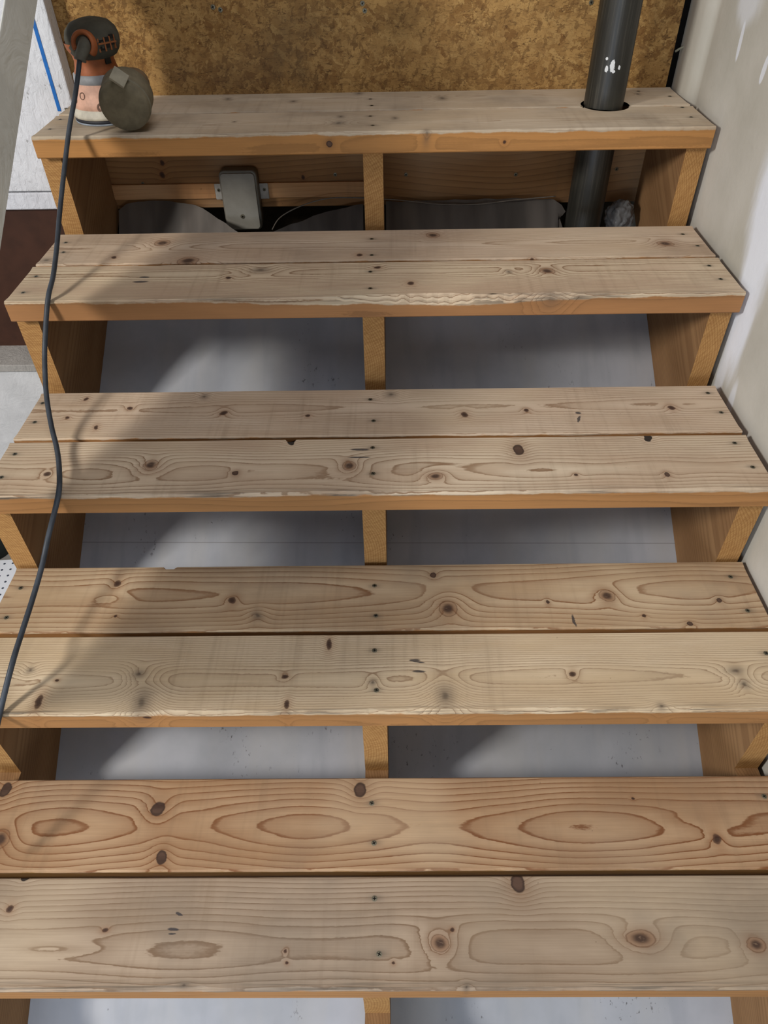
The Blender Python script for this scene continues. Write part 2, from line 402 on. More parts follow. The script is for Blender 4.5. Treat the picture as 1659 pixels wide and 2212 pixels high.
# pegboard and junk on the floor far left
g = G('pegboard', 0.6, 0.3)
x, y, z = g.xyz()
def cell(v): return g.m('FRACT', v / 0.0254) - 0.5
u, v = cell(x), cell(y); d = g.m('SQRT', u * u + v * v)
g.color(g.mix(g.ss(d, 0.12, 0.17, 1.0, 0.0), lin((226, 228, 232)), lin((60, 66, 80))))
pb = link('pegboard_sheet', bm_mesh('pegboard', box_bm(-0.28, 0.28, -0.28, 0.08, 0, 0.006)), g.mat, None, (-1.0, -0.27, FLOOR + 0.0005), (0, 0, 0.08))
tag(pb, 'white perforated pegboard sheet lying on the floor beyond the left stringer', 'pegboard')
lp = link('wooden_lath', bm_mesh('lath', box_bm(-0.28, 0.28, -0.02, 0.02, 0, 0.02, 0.002)), painted('grey_lath', (176, 178, 180), 0.3), None, (-0.878, -0.165, FLOOR + 0.0005), (0, 0, 0.02))
tag(lp, 'pale grey wooden lath on the floor behind the pegboard', 'board')
db = link('dark_bin', bm_mesh('bin', lathe_bm([(0, 0), (0.06, 0), (0.068, 0.12), (0.072, 0.125), (0.066, 0.125), (0.058, 0.01), (0, 0.01)], 32), True), plain('black_bin', (34, 42, 38), 0.6), None, (-1.235, -0.15, FLOOR + 0.0005))
tag(db, 'small dark green-black bin at the far left edge beside the pegboard', 'bin')

# ================================================================= STAIRS
def TRp(k, px, py):
    p = hit(px, py, 2, -RISE * k + DZ[k]); return p
DY = [0.0039, 0.0004, -0.0109, 0.0068, 0.0]
DZ = [0.0, -0.0016, 0.0, -0.002, 0.0]
XL = [-0.6312, -0.6324, -0.622, -0.629, -0.629]
XR = [0.6268, 0.6300, 0.6252, 0.6326, 0.631]
BB, FB = 0.1413, 0.1402
SL, SC, SR = -0.6155, -0.0017, 0.6092

def board_mesh(name, L, Wd, seed, front_wear, back_wear=None, hole=None, cor=0.002, rough=0.0012):
    """outline with ragged long edges; rings give a worn arris"""
    n = 260; pts = []
    hx, hy = L / 2, Wd / 2
    for i in range(n + 1):                              # front edge, left to right
        x = -hx + L * i / n
        w_, dpt = front_wear(x)
        pts.append([x, -hy, w_, dpt, (0, 1)])
    for i in range(1, 8): pts.append([hx, -hy + Wd * i / 8, cor, cor, (-1, 0)])
    for i in range(n + 1):
        x = hx - L * i / n
        w_ = back_wear(x) if back_wear else 0.0
        pts.append([x, hy - w_, cor, cor, (0, -1)])
    for i in range(1, 8): pts.append([-hx, hy - Wd * i / 8, cor, cor, (1, 0)])
    if hole:                                            # bite of a round hole out of one long edge
        cx, cy, r = hole; new = []
        for q in pts:
            if (q[0] - cx) ** 2 + (q[1] - cy) ** 2 >= r * r: new.append(q)
            else: new.append(None)
        idx = [i for i, q in enumerate(new) if q is None]
        i0, i1 = idx[0], idx[-1]
        a, b = pts[i0 - 1], pts[(i1 + 1) % len(pts)]
        a0 = math.atan2(a[1] - cy, a[0] - cx); b0 = math.atan2(b[1] - cy, b[0] - cx)
        inner = 1 if a[1] < 0 else -1                   # arc goes into the board
        arc = []
        if inner > 0:   # cut from front edge: go over the top, from left to right
            a0 = a0 % (2 * math.pi); b0 = b0 if b0 < a0 else b0 - 2 * math.pi
        else:           # cut from back edge, from right to left through the bottom
            a0 = a0 if a0 <= 0.8 else a0 - 2 * math.pi
            while b0 > a0: b0 -= 2 * math.pi
        for j in range(0, 29):
            t = a0 + (b0 - a0) * j / 28
            arc.append([cx + r * math.cos(t), cy + r * math.sin(t), 0.001, 0.001, (-math.cos(t) * -1, math.sin(t))])
        pts = pts[:i0] + arc + pts[i1 + 1:]
    bm = bmesh.new(); R = [[], [], [], []]
    N = len(pts)
    for i, (x, y, wi, dp, nrm) in enumerate(pts):
        nx, ny = nrm
        l = math.hypot(nx, ny) or 1; nx /= l; ny /= l
        R[0].append(bm.verts.new((x + nx * 0.002, y + ny * 0.002, -T)))
        R[1].append(bm.verts.new((x, y, -T + 0.002)))
        R[2].append(bm.verts.new((x, y, -dp)))
        R[3].append(bm.verts.new((x + nx * wi, y + ny * wi, 0)))
    for a, b in zip(R, R[1:]):
        for i in range(N): bm.faces.new((a[i], a[(i + 1) % N], b[(i + 1) % N], b[i]))
    bm.faces.new(R[3]); bm.faces.new(R[0][::-1])
    bmesh.ops.triangulate(bm, faces=[f for f in bm.faces if len(f.verts) > 4])
    return bm_mesh(name, bm)

def wearf(seed, base=0.003, spots=()):
    def f(x):
        a = abs(nz(x, seed, 22)) * 0.0022 + abs(nz(x, seed + 3, 70)) * 0.0012
        w_ = base * 0.8 + a; d = base * 0.7 + a
        for (cx, rx, ww, dd) in spots:
            e = math.exp(-((x - cx) / rx) ** 2) * (0.75 + 0.6 * nz(x, seed + 5, 60))
            w_ += ww * e; d += dd * e
        return max(w_, 0.001), max(d, 0.001)
    return f

PALE = dict(light=(212, 192, 168), mid=(192, 168, 142), late=(138, 108, 80), aged=(180, 130, 80))
def tread(k, which, label, spec, knots, marks=(), rings=(), screws=(), ring_extra=None, hole=None, bw=None, fw=None):
    yb = -RUN * k + DY[k]; z = -RISE * k + DZ[k]
    Wd = BB if which == 'b' else FB
    yc = yb - BB / 2 if which == 'b' else yb - DEP + FB / 2
    xc = (XL[k] + XR[k]) / 2; L = XR[k] - XL[k]
    if which == 'b': L -= 0.003; 
    O = Vector((xc, yc, z))
    def loc(px, py): p = hit(px, py, 2, z) - O; return p
    K = []
    for q in knots:
        px, py, rx, ry, st = q[:5]
        if len(q) > 5:       # on the front face: intersect the vertical plane
            p = hit(px, py, 1, yc - Wd / 2) - O; s = (hit(px + 1, py, 1, yc - Wd / 2) - O - p).length
            K.append(((p.x, p.y, p.z), (rx * s, 0.012, ry * s), st)); continue
        p = loc(px, py); ax = abs(loc(px + rx, py).x - p.x); ay = abs(loc(px, py + ry).y - p.y)
        K.append(((p.x, p.y, 0.0), (ax, ay), st))
    MK = []
    for q in marks:
        px, py, rx, ry = q[:4]; p = loc(px, py)
        MK.append(((p.x, p.y, 0.0), (abs(loc(px + rx, py).x - p.x), abs(loc(px, py + ry).y - p.y)), q[4] if len(q) > 4 else 0))
    RG = []
    for px, py, rx, ry in rings:
        p = loc(px, py); RG.append(((p.x, p.y, 0.0), (abs(loc(px + rx, py).x - p.x), abs(loc(px, py + ry).y - p.y))))
    sp = dict(PALE); sp.update(spec)
    if 'worn' in sp and sp['worn']: sp['worn'] = [(loc(a_, b_).x, r_, d_) for (a_, b_, r_, d_) in sp['worn']]
    mat = wood('pine_' + str(k) + which, k * 2 + (1 if which == 'f' else 0) + 1, knots=K, marks=MK, rings=RG, edge_z=(-0.0065, -0.0035) if which == 'f' else (-0.0045, -0.002), halos=[tuple(loc(px, py))[:2] for px, py in screws], **sp)
    hl = (hole[0] - O.x, hole[1] - O.y, hole[2]) if hole else None
    if fw: fwf = wearf(k * 2 + 1, 0.003, [(loc(a_, b_).x, r_, w_, d_) for (a_, b_, r_, w_, d_) in fw])
    else: fwf = wearf(k * 2 + 1, 0.0028 if which == 'f' else 0.0024)
    bwf = None
    if bw:
        lst = [(loc(a_, b_).x, r_, d_) for (a_, b_, r_, d_) in bw]
        bwf = lambda x: sum((d_ if abs(x - c_) < r_ else 0) for c_, r_, d_ in lst)
    me = board_mesh('tread_board', L, Wd, k, fwf, bwf, hl)
    o = link('tread_board', me, mat, None, O); tag(o, label, 'stair tread', 'stair tread boards')
    for px, py in screws:
        p = loc(px, py); screw(o, (p.x, p.y, -0.0004), 0.0042)
    return o

HOLE = (0.4590, -0.1285, 0.0465)
# top tread
tread(0, 'b', 'back board of the topmost tread, against the strand board wall', dict(vc=0.02, h0=0.03, h1=0.02, sp=0.006, con=0.25, gray=0.5, light=(200, 186, 164), mid=(184, 166, 140)),
      [(633, 219, 9, 3, 3), (492, 214, 8, 3, 3), (775, 202, 10, 3, 3), (955, 212, 12, 5, 3), (1378, 203, 6, 3, 3)], screws=[(143, 234), (800, 214), (803, 228), (1379, 197), (1447, 208)], hole=HOLE)
tread(0, 'f', 'front board of the topmost tread, holding the sander', dict(vc=-0.01, h0=0.03, h1=0.02, sp=0.0055, con=0.25, gray=0.5, grime=0.5, light=(202, 187, 164), mid=(186, 167, 140), aged=(184, 132, 76)),
      [(713, 311, 7, 7, 1, 'f'), (732, 266, 14, 5, 3), (736, 252, 8, 3, 3), (922, 284, 7, 5, 3), (852, 255, 7, 3, 3), (1088, 307, 4, 4, 0, 'f'), (506, 263, 5, 2, 3)],
      screws=[(130, 258), (108, 279), (800, 251), (805, 271), (1474, 232), (1493, 253)], hole=HOLE, fw=[(720, 290, 0.10, 0.004, 0.003)])
# second
tread(1, 'b', 'back board of the second tread from the top, two dark knots at left', dict(vc=0.0, h0=0.035, h1=0.02, sp=0.0042, con=0.5, gray=0.3, hfreq=2.4),
      [(350, 525, 15, 6, 2), (407, 563, 20, 7, 2), (98, 562, 16, 6, 3), (246, 556, 6, 3, 0), (935, 508, 13, 5, 2), (775, 551, 7, 3, 0), (1438, 526, 16, 5, 2), (1150, 559, 6, 3, 0)],
      marks=[(243, 545, 18, 5, 0.2)] and [], screws=[(142, 524), (137, 545), (803, 516), (803, 551), (1475, 506), (1507, 531)])
tread(1, 'f', 'front board of the second tread from the top, splintered front edge in the middle', dict(vc=0.030, h0=0.030, h1=0.02, sp=0.0040, con=0.62, gray=0.15, grime=0.8, light=(218, 200, 170), aged=(170, 122, 78), worn=[(980, 650, 0.20, 0.011), (620, 655, 0.10, 0.006)]),
      [(493, 600, 7, 3, 0), (888, 612, 8, 4, 0), (816, 578, 8, 3, 0), (1182, 585, 15, 6, 2), (1098, 587, 7, 4, 3), (1195, 642, 22, 14, 3), (563, 583, 22, 6, 3)],
      marks=[(312, 599, 14, 2.2), (304, 609, 20, 2.5)], screws=[(78, 597), (50, 632), (800, 587), (800, 623), (1532, 574), (1557, 603)],
      fw=[(870, 650, 0.10, 0.010, 0.010), (1050, 645, 0.13, 0.006, 0.012), (1195, 640, 0.03, 0.008, 0.003)], bw=[(325, 573, 0.022, 0.0015)])
# third
tread(2, 'b', 'back board of the third tread from the top, many small reddish knots', dict(vc=0.012, h0=0.035, h1=0.018, sp=0.0044, con=0.5, gray=0.15),
      [(185, 862, 5, 4, 0), (280, 882, 7, 4, 0), (207, 923, 5, 5, 0), (145, 902, 5, 3, 0), (442, 857, 9, 6, 3), (483, 892, 9, 5, 0), (665, 898, 6, 3, 0), (843, 852, 13, 7, 3), (1003, 896, 8, 6, 0), (1137, 886, 6, 4, 0), (1450, 881, 8, 5, 0)],
      marks=[(1252, 905, 4, 9, 0.3), (1250, 892, 8, 3)], screws=[(92, 871), (75, 912), (800, 863), (807, 909), (1529, 849), (1558, 891)])
tread(2, 'f', 'front board of the third tread from the top, dark grain oval knots and nail scratches', dict(vc=-0.016, h0=0.040, h1=0.022, sp=0.0052, con=0.55, gray=0.15, grime=1.0, hfreq=3.0, light=(216, 198, 172)),
      [(103, 1024, 9, 5, 0), (325, 1004, 14, 10, 2), (508, 1022, 7, 5, 1), (754, 1006, 13, 9, 2), (942, 1029, 14, 7, 2), (1120, 972, 12, 12, 1), (1398, 945, 9, 9, 4), (630, 953, 8, 9, 4), (1442, 1026, 6, 5, 1), (1243, 1027, 5, 3, 0)],
      marks=[(778, 971, 26, 3, 0.03), (776, 988, 28, 1.8)], rings=[(325, 1015, 80, 18), (754, 1018, 90, 18), (980, 1020, 90, 18)],
      screws=[(32, 981), (3, 1031), (805, 967), (806, 1023), (1587, 957), (1626, 1009)], bw=[(628, 950, 0.009, 0.006)], fw=[(720, 1068, 0.12, 0.004, 0.003)])
# fourth
tread(3, 'b', 'back board of the fourth tread from the top, notched back edge at left', dict(vc=0.008, h0=0.055, h1=0.022, sp=0.0066, con=0.6, gray=0.35, hfreq=2.0, wob=0.02, light=(200, 176, 144), mid=(182, 154, 120), late=(138, 100, 68)),
      [(253, 1261, 8, 8, 0), (250, 1331, 4, 3, 0), (502, 1297, 9, 8, 0), (556, 1330, 12, 10, 3), (937, 1242, 7, 6, 1), (968, 1314, 17, 15, 2), (1312, 1287, 15, 11, 2), (1182, 1300, 4, 4, 1), (1554, 1297, 6, 5, 1), (1490, 1347, 7, 5, 1), (1391, 1330, 5, 4, 0)],
      marks=[(1240, 1340, 4, 16)], rings=[(236, 1293, 38, 11), (975, 1297, 55, 26)], screws=[(45, 1270), (14, 1334), (809, 1265), (812, 1330), (1578, 1246), (1615, 1319)],
      bw=[(365, 1232, 0.010, 0.005)])
tread(3, 'f', 'front board of the fourth tread from the top, with two dark nail scrapes near centre', dict(vc=-0.012, h0=0.030, h1=0.016, sp=0.0031, con=0.5, gray=0.15, grime=1.0, light=(216, 196, 166), mid=(200, 176, 142)),
      [(65, 1447, 9, 8, 3), (83, 1517, 8, 17, 0), (124, 1470, 5, 3, 0), (300, 1455, 14, 10, 3), (305, 1518, 20, 32, 3), (615, 1460, 8, 5, 0), (620, 1522, 6, 11, 0), (711, 1392, 6, 13, 0), (807, 1474, 9, 8, 3), (962, 1503, 20, 24, 3), (1238, 1457, 8, 6, 0), (1590, 1449, 20, 9, 3), (1610, 1478, 13, 11, 3), (1430, 1525, 10, 7, 3), (318, 1550, 10, 5, 0, 'f')],
      marks=[(897, 1426, 14, 3, 0.0), (905, 1430, 17, 1.8, 0.15), (906, 1450, 18, 3, 0.05)], screws=[(809, 1405), (813, 1491), (1655, 1411)],
      fw=[(420, 1540, 0.08, 0.005, 0.003), (850, 1540, 0.14, 0.004, 0.003), (1180, 1538, 0.05, 0.005, 0.003), (1470, 1535, 0.05, 0.004, 0.002)])
# fifth
tread(4, 'b', 'back board of the nearest tread, wide brown grain loops and round dark knots', dict(vc=-0.006, h0=0.050, h1=0.024, sp=0.0068, con=0.62, gray=0.25, light=(184, 152, 118), mid=(164, 130, 96), late=(122, 76, 42), aged=(150, 112, 64), hfreq=2.6, wob=0.02),
      [(12, 1705, 12, 17, 1), (340, 1747, 16, 16, 1), (348, 1852, 12, 17, 1), (778, 1706, 14, 17, 1), (1548, 1812, 10, 12, 0), (0, 1812, 18, 20, 2), (1367, 1725, 4, 3, 0)],
      rings=[(1530, 1770, 80, 24)], screws=[(803, 1735), (808, 1821), (1651, 1720)])
tread(4, 'f', 'front board of the nearest tread, wide eye shaped knots at right', dict(vc=-0.020, h0=0.045, h1=0.024, sp=0.0055, con=0.5, gray=0.45, grime=0.9, light=(174, 154, 132), mid=(152, 132, 110), late=(116, 90, 66), hfreq=2.0),
      [(55, 1896, 10, 9, 4), (24, 1963, 8, 9, 0), (228, 2008, 7, 5, 0), (1120, 1908, 16, 22, 1), (950, 2038, 17, 17, 2), (1385, 2027, 28, 17, 2), (1632, 2040, 18, 15, 2), (978, 2009, 5, 5, 0), (619, 2056, 4, 5, 0), (620, 2082, 4, 4, 0), (850, 2081, 4, 4, 0), (1008, 2133, 7, 8, 3), (398, 2130, 12, 6, 3)],
      marks=[(388, 1974, 9, 4, 0.4), (375, 2007, 15, 4, 0.1), (372, 2017, 10, 2)], rings=[(950, 2040, 75, 45), (1395, 2030, 75, 40), (115, 2050, 100, 14)],
      screws=[(809, 1941), (819, 2061)], fw=[(680, 2140, 0.03, 0.003, 0.002), (395, 2138, 0.04, 0.003, 0.002)])

# stringers (2x12 boards notched for the treads)
SET = 0.020; PD = 0.2855
n_ = Vector((0, math.sin(TH), -math.cos(TH))); A0 = Vector((0, -DEP + SET, -T)) + n_ * PD      # a point of the underside line
def under(y): return A0.z + (y - A0.y) * RISE / RUN
def stringer(xc, label, seed, top0=0.0):
    pts = [(-0.0385, -T - 0.0002)]
    for k in range(5):
        dz = (DZ[k] if k < 5 else 0)
        yf = -RUN * k + (DY[k]) - DEP + SET
        pts.append((yf, -RISE * k - T + dz - 0.0002))
        dzn = DZ[k + 1] if k < 4 else 0
        pts.append((yf, -RISE * (k + 1) - T + dzn - 0.0002))
    yf5 = -RUN * 5 - DEP + SET
    pts.append((yf5, -RISE * 5 - T)); pts.append((yf5, FLOOR + 0.0005))
    yfl = A0.y + (FLOOR + 0.0005 - A0.z) * RUN / RISE
    pts.append((yfl, FLOOR + 0.0005))
    pts.append((-0.0385, under(-0.0385)))
    bm = bmesh.new()
    a = [bm.verts.new((-0.019, y, z)) for y, z in pts]; b = [bm.verts.new((0.019, y, z)) for y, z in pts]
    N = len(pts)
    for i in range(N): bm.faces.new((a[i], a[(i + 1) % N], b[(i + 1) % N], b[i]))
    for t in mg.tessellate_polygon([[Vector((y, z, 0)) for y, z in pts]]):
        if abs((a[t[1]].co - a[t[0]].co).cross(a[t[2]].co - a[t[0]].co).length) < 1e-12: continue
        bm.faces.new([a[i] for i in t]); bm.faces.new([b[i] for i in t[::-1]])
    # material: long grain along the slope on the sides, saw-cut grain on risers
    g = G('stringer_wood_%d' % seed, 0.75, 0.2)
    Q = g.map(g.P, (1, 1, 1), (0, 0, 0), (-TH, 0, 0)); x, y, z = g.xyz(Q)
    so = seed * 2.3
    n1 = g.noise(g.map(Q, (30, 2.0, 12), (so, 0, 0)), 1, 3)
    fine = g.noise(g.map(Q, (300, 14, 500), (so, 0, 0)), 1, 3)
    zz = z + (n1 - 0.5) * 0.03
    R = g.m('SQRT', zz * zz + (x + 0.08 + 0.02 * seed) * (x + 0.08 + 0.02 * seed) * 1.0)
    ph = g.m('FRACT', R / 0.0042); lt = g.ss(ph, 0.3, 0.9) * g.ss(ph, 0.9, 1.0, 1.0, 0.0)
    geo = g.n.new('ShaderNodeNewGeometry'); nx, ny, nzv = g.xyz(V(g, geo.outputs['Normal']))
    risermask = g.ss(g.m('ABSOLUTE', ny), 0.8, 0.95)
    saw = g.noise(g.map(g.map(g.P, (1, 1, 1), (0, 0, 0), (0, -0.55 + 0.5 * seed, 0)), (50, 1, 520), (so, 0, 0)), 1, 3, 0.7)
    side = g.mix(lt * 0.35, g.mix(g.ss(n1, 0.3, 0.7), lin((158, 122, 84)), lin((138, 104, 70))), lin((102, 70, 44)))
    ris = g.mix(g.ss(saw, 0.35, 0.65), lin((184, 142, 88)), lin((162, 120, 72)))
    ris = g.mix(lt * 0.45, ris, lin((134, 88, 44)))
    col = g.mix(risermask, side, ris)
    col = g.mix(g.ss(fine, 0.5, 0.8) * 0.25, col, lin((96, 62, 36)))
    kk = g.noise(g.map(Q, (5, 9, 22), (so, 1, 2)), 1, 1)
    col = g.mix(g.ss(kk, 0.77, 0.82) * 0.6, col, lin((80, 50, 32)))
    g.color(col); g.bump(saw * risermask + fine * 0.3, 0.35, 0.001)
    o = link('stringer', bm_mesh('stringer', bm), g.mat, None, (xc, 0, 0))
    return tag(o, label, 'stringer', 'stair stringers')
stringer(SL, 'left notched wooden stringer carrying the treads, on the open side', 1)
stringer(SC, 'middle notched wooden stringer seen between the treads', 2)
stringer(SR, 'right notched wooden stringer beside the drywall', 3)

# header under the top tread
hd = dict(light=(158, 116, 72), mid=(140, 100, 60), late=(100, 66, 38), aged=(150, 105, 60))
hk = []
for px, py, r_ in ((350, 352, 6), (350, 378, 7), (355, 412, 6), (500, 385, 4), (655, 383, 5), (310, 398, 3), (1115, 377, 4), (270, 412, 4)):
    p = hit(px, py, 1, -0.038); hk.append(((p.x, 0, p.z), (r_ / 1150, 0.05, r_ / 900), 0))
hm = wood('header_pine', 31, vc=0.03, h0=0.10, h1=0.06, sp=0.011, con=0.35, knots=[((a[0], -0.019, a[2] + 0.130), b, s) for a, b, s in hk], topmask=False, gray=0.15, **hd)
ho = tag(link('header_board', bm_mesh('header', box_bm(-0.63, 0.62, -0.019, 0.0185, -0.0915, 0.0915, 0.002)), hm, None, (0, -0.019, -0.130)),
    'wide brown header board under the top tread with junction box on it', 'board')
for px, py in ((309, 397), (724, 377), (877, 377), (1114, 377), (1332, 365)):
    p = hit(px, py, 1, -0.038); screw(ho, (p.x, -0.0196, p.z + 0.130), 0.0042, (math.pi / 2, 0, 0))
a = hit(700, 393, 1, -0.044); b = hit(700, 425, 1, -0.044)
tag(link('lath_strip', bm_mesh('lath', box_bm(-0.40, SC - 0.020, -0.0045, -0.0383, b.z, a.z, 0.0008)) if False else bm_mesh('lath', box_bm(-0.596, SC - 0.0205, -0.0460, -0.0384, b.z, a.z, 0.001)),
    wood('lath_pine', 41, vc=0.02, h0=0.1, h1=0.05, sp=0.008, con=0.2, topmask=False, gray=0.05, light=(200, 152, 104), mid=(186, 136, 90), late=(150, 100, 60), aged=(1, 1, 1))),
    'thin lighter strip of wood across the header board behind the junction box', 'board')

# ---------------------------------------------------------------- drywall on the stringers' undersides
g = G('underside_drywall', 0.85, 0.2)
b1 = g.noise(g.P, 5, 5, 0.6); b2 = g.noise(g.map(g.P, (14, 3, 3)), 1, 3)
col = g.mix(g.ss(b1, 0.3, 0.7), lin((180, 182, 188)), lin((162, 165, 171)))
col = g.mix(g.ss(b2, 0.4, 0.7) * 0.3, col, lin((180, 176, 168)))
sm = g.noise(g.map(g.P, (150, 80, 80), (3, 0, 0)), 1, 4, 0.7); ms = g.noise(g.map(g.P, (9, 9, 9), (1, 0, 2)), 1, 3)
stk = g.noise(g.map(g.P, (26, 4, 4), (1, 0, 0)), 1, 3)
col = g.mix(g.ss(stk, 0.5, 0.75) * 0.4, col, lin((148, 152, 160)))
col = g.mix(g.ss(sm, 0.60, 0.68) * g.ss(ms, 0.58, 0.68) * 0.75, col, lin((70, 66, 62)))
dt = g.noise(g.P, 120, 1)
col = g.mix(g.ss(dt, 0.80, 0.83) * 0.5, col, lin((60, 56, 54)))
x, y, z = g.xyz()
def seamline(px, py):
    global col
    # where the line of sight meets the sheet
    d = ray(px, py); nn = Vector((0, -RISE, RUN)).normalized()
    t = (A0 - CAM).dot(nn) / d.dot(nn); yy = (CAM + d * t).y
    col = g.mix(g.ss(g.m('ABSOLUTE', y - yy + x * 0.01), 0.0003, 0.0012, 0.5, 0.0), col, lin((110, 106, 102)))
seamline(700, 1173)
g.color(col); g.bump(b1, 0.1, 0.001)
YT = -0.215
bm = bmesh.new()
nd = Vector((0, math.sin(TH), -math.cos(TH))) * 0.0127
yfl = A0.y + (FLOOR + 0.012 - A0.z) * RUN / RISE
c4 = [Vector((xx, yy, under(yy) - 0.0008)) for xx, yy in ((-0.634, YT), (0.628, YT), (0.628, yfl), (-0.634, yfl))]
lo = [bm.verts.new(c) for c in c4]; hi = [bm.verts.new(c + nd) for c in c4]
bm.faces.new(lo); bm.faces.new(hi[::-1])
for i in range(4): bm.faces.new((lo[i], lo[(i + 1) % 4], hi[(i + 1) % 4], hi[i]))
tag(link('drywall_sheet', bm_mesh('drywall_sheet', bm), g.mat), 'large pale grey smudged drywall sheet under the stringers, seen through the gaps', 'drywall')

# poly sheet stapled above it, up to the header
g = G('plastic_sheeting', 0.38, 0.4)
g.color(g.mix(g.ss(g.noise(g.map(g.P, (20, 4, 4)), 1, 3), 0.3, 0.7), lin((112, 106, 100)), lin((84, 80, 76))))
top = [(258, 452), (275, 438), (330, 431), (400, 437), (440, 448), (480, 476), (520, 503), (575, 506), (600, 494), (650, 476), (700, 457), (760, 443), (830, 434), (950, 431), (1100, 427), (1195, 429), (1212, 440), (1228, 468), (1245, 494)]
bm = bmesh.new(); rows = []
def topy(px):
    for (a, b), (c, d) in zip(top, top[1:]):
        if a <= px <= c: return b + (d - b) * (px - a) / (c - a)
    return top[-1][1]
NU, NV = 120, 10
for i in range(NU + 1):
    px = 258 + (1245 - 258) * i / NU
    py = topy(px)
    # stand the rim off the header
    off = -0.052 - 0.10 * min(1, max(0, (py - 450) / 50.0))
    tp = hit(px, py, 1, off)
    col_ = []
    for j in range(NV + 1):
        t = j / NV; yy = off + (YT + 0.003 - off) * t
        bz = under(yy) - 0.002
        rim = (tp.z - (under(off) - 0.002)) * (1 - t) ** 2.2
        wv = 0.006 * (1 - t) * math.sin(px * 0.045 + 2 * nz(px, 2, 0.02)) + 0.004 * nz(px, 4, 0.05) * (1 - t)
        col_.append(bm.verts.new((tp.x, yy - abs(wv) * 1.0, bz + max(rim + wv * t * 2, 0.0) + (0.0022 if t > .9 else 0))))
        q_ = col_[-1].co
        if -0.175 < q_.y < -0.08: q_.x = min(q_.x, 0.411)
    rows.append(col_)
for a, b in zip(rows, rows[1:]):
    if max(a[0].co.x, b[0].co.x) > SC - 0.021 and min(a[0].co.x, b[0].co.x) < SC + 0.021: continue
    for j in range(NV): bm.faces.new((a[j], a[j + 1], b[j + 1], b[j]))
bmesh.ops.delete(bm, geom=[v for v in bm.verts if not v.link_faces], context='VERTS')
tag(link('plastic_sheet', bm_mesh('plastic_sheet', bm, True), g.mat), 'grey plastic sheeting with wavy top edge draped below the header board', 'plastic sheet')

# thin cable over the sheeting
cb = [(588, 496), (605, 470), (645, 447), (700, 430), (760, 427), (860, 432), (950, 441), (1030, 441), (1110, 432), (1200, 424)]
tag(link('thin_cable', tube_mesh('cable', [tuple(hit(a, b, 1, -0.068)) for a, b in cb], 0.0013, 8), plain('grey_cable', (120, 112, 102), 0.5)),
    'thin grey cable running along the bottom of the header board', 'cable')

# crumpled clear bag in the dark corner
bm = bmesh.new(); bmesh.ops.create_icosphere(bm, subdivisions=5, radius=1)
for v in bm.verts:
    c = v.co.copy(); r = 1 + 0.28 * abs(mn.noise(c * 2.3)) + 0.22 * mn.ridged_multi_fractal(c * 1.6, 0.9, 2.0, 3, 1.0, 2.0) * 0.6
    v.co = Vector((c.x * 0.026 * r, c.y * 0.02 * r, c.z * 0.03 * r))
g = G('clear_plastic', 0.12, 0.6); g.b.inputs['Transmission Weight'].default_value = 0.6; g.b.inputs['IOR'].default_value = 1.3
g.color(lin((150, 150, 150)))
p = hit(1338, 468, 1, -0.10)
tag(link('plastic_bag', bm_mesh('bag', bm, True), g.mat, None, p), 'crumpled clear plastic bag in the dark corner right of the black pipe', 'plastic bag')

# ---------------------------------------------------------------- black drain pipe
g = G('black_pipe_plastic', 0.42, 0.5)
dn = g.noise(g.map(g.P, (220, 220, 6)), 1, 4, 0.7); bl = g.noise(g.P, 11, 3)
col = g.mix(g.ss(dn, 0.45, 0.8) * 0.5, lin((37, 36, 31)), lin((94, 90, 80)))
col = g.mix(g.ss(bl, 0.5, 0.75) * 0.4, col, lin((70, 70, 62)))
PX, PY_, PR = 0.4555, -0.128, 0.0382
for px, py, rx, rz in ((1323, 143, 6, 11), (1311, 150, 4, 6), (1312, 128, 3, 3), (1338, 146, 3, 4), (1325, 155, 4, 3)):
    p = hit(px, py, 1, PY_ - PR)
    d = g.dist(g.P, (p.x - PX, -PR, p.z), (rx / 1250, 0.02, rz / 1000)) + (g.noise(g.P, 300, 2) - 0.5) * 0.8
    col = g.mix(g.ss(d, 0.8, 1.0, 1.0, 0.0), col, lin((220, 222, 222)))
g.color(col)
pipe = link('drain_pipe', bm_mesh('pipe', lathe_bm([(PR - 0.006, FLOOR + 0.001), (PR, FLOOR + 0.001), (PR, -0.5), (PR, 0.0), (PR, 0.3), (PR, 0.6), (PR - 0.006, 0.6)], 64), True), g.mat, None, (PX, PY_, 0))
tag(pipe, 'thick black plastic drain pipe standing through a round hole in the top tread', 'pipe')

# ---------------------------------------------------------------- junction box
M_box = plain('grey_box_plastic', (116, 112, 102), 0.5, 0.4, 0.04)
M_lid = plain('grey_lid_plastic', (140, 137, 128), 0.5, 0.4, 0.04)
c0 = hit(512, 375, 1, -0.080); c1 = hit(527, 495, 1, -0.080)
bx = (c0.x + c1.x) / 2; bz = (c0.z + c1.z) / 2; bh = (c0.z - c1.z) / 2; bw_ = 0.0375
jb = empty('junction_box', (bx, -0.0384, bz), 'grey plastic junction box screwed to the header board under the top tread', 'junction box')
def rbox(x0, x1, y0, y1, z0, z1, rc, rs):
    bm = box_bm(x0, x1, y0, y1, z0, z1)
    ed = [e for e in bm.edges if abs(e.verts[0].co.y - e.verts[1].co.y) > 1e-5]
    bmesh.ops.bevel(bm, geom=ed, offset=rc, segments=6, affect='EDGES', profile=0.5)
    fr = [e for e in bm.edges if abs(e.verts[0].co.y - y0) < 1e-6 and abs(e.verts[1].co.y - y0) < 1e-6]
    bmesh.ops.bevel(bm, geom=fr, offset=rs, segments=3, affect='EDGES', profile=0.5)
    return bm
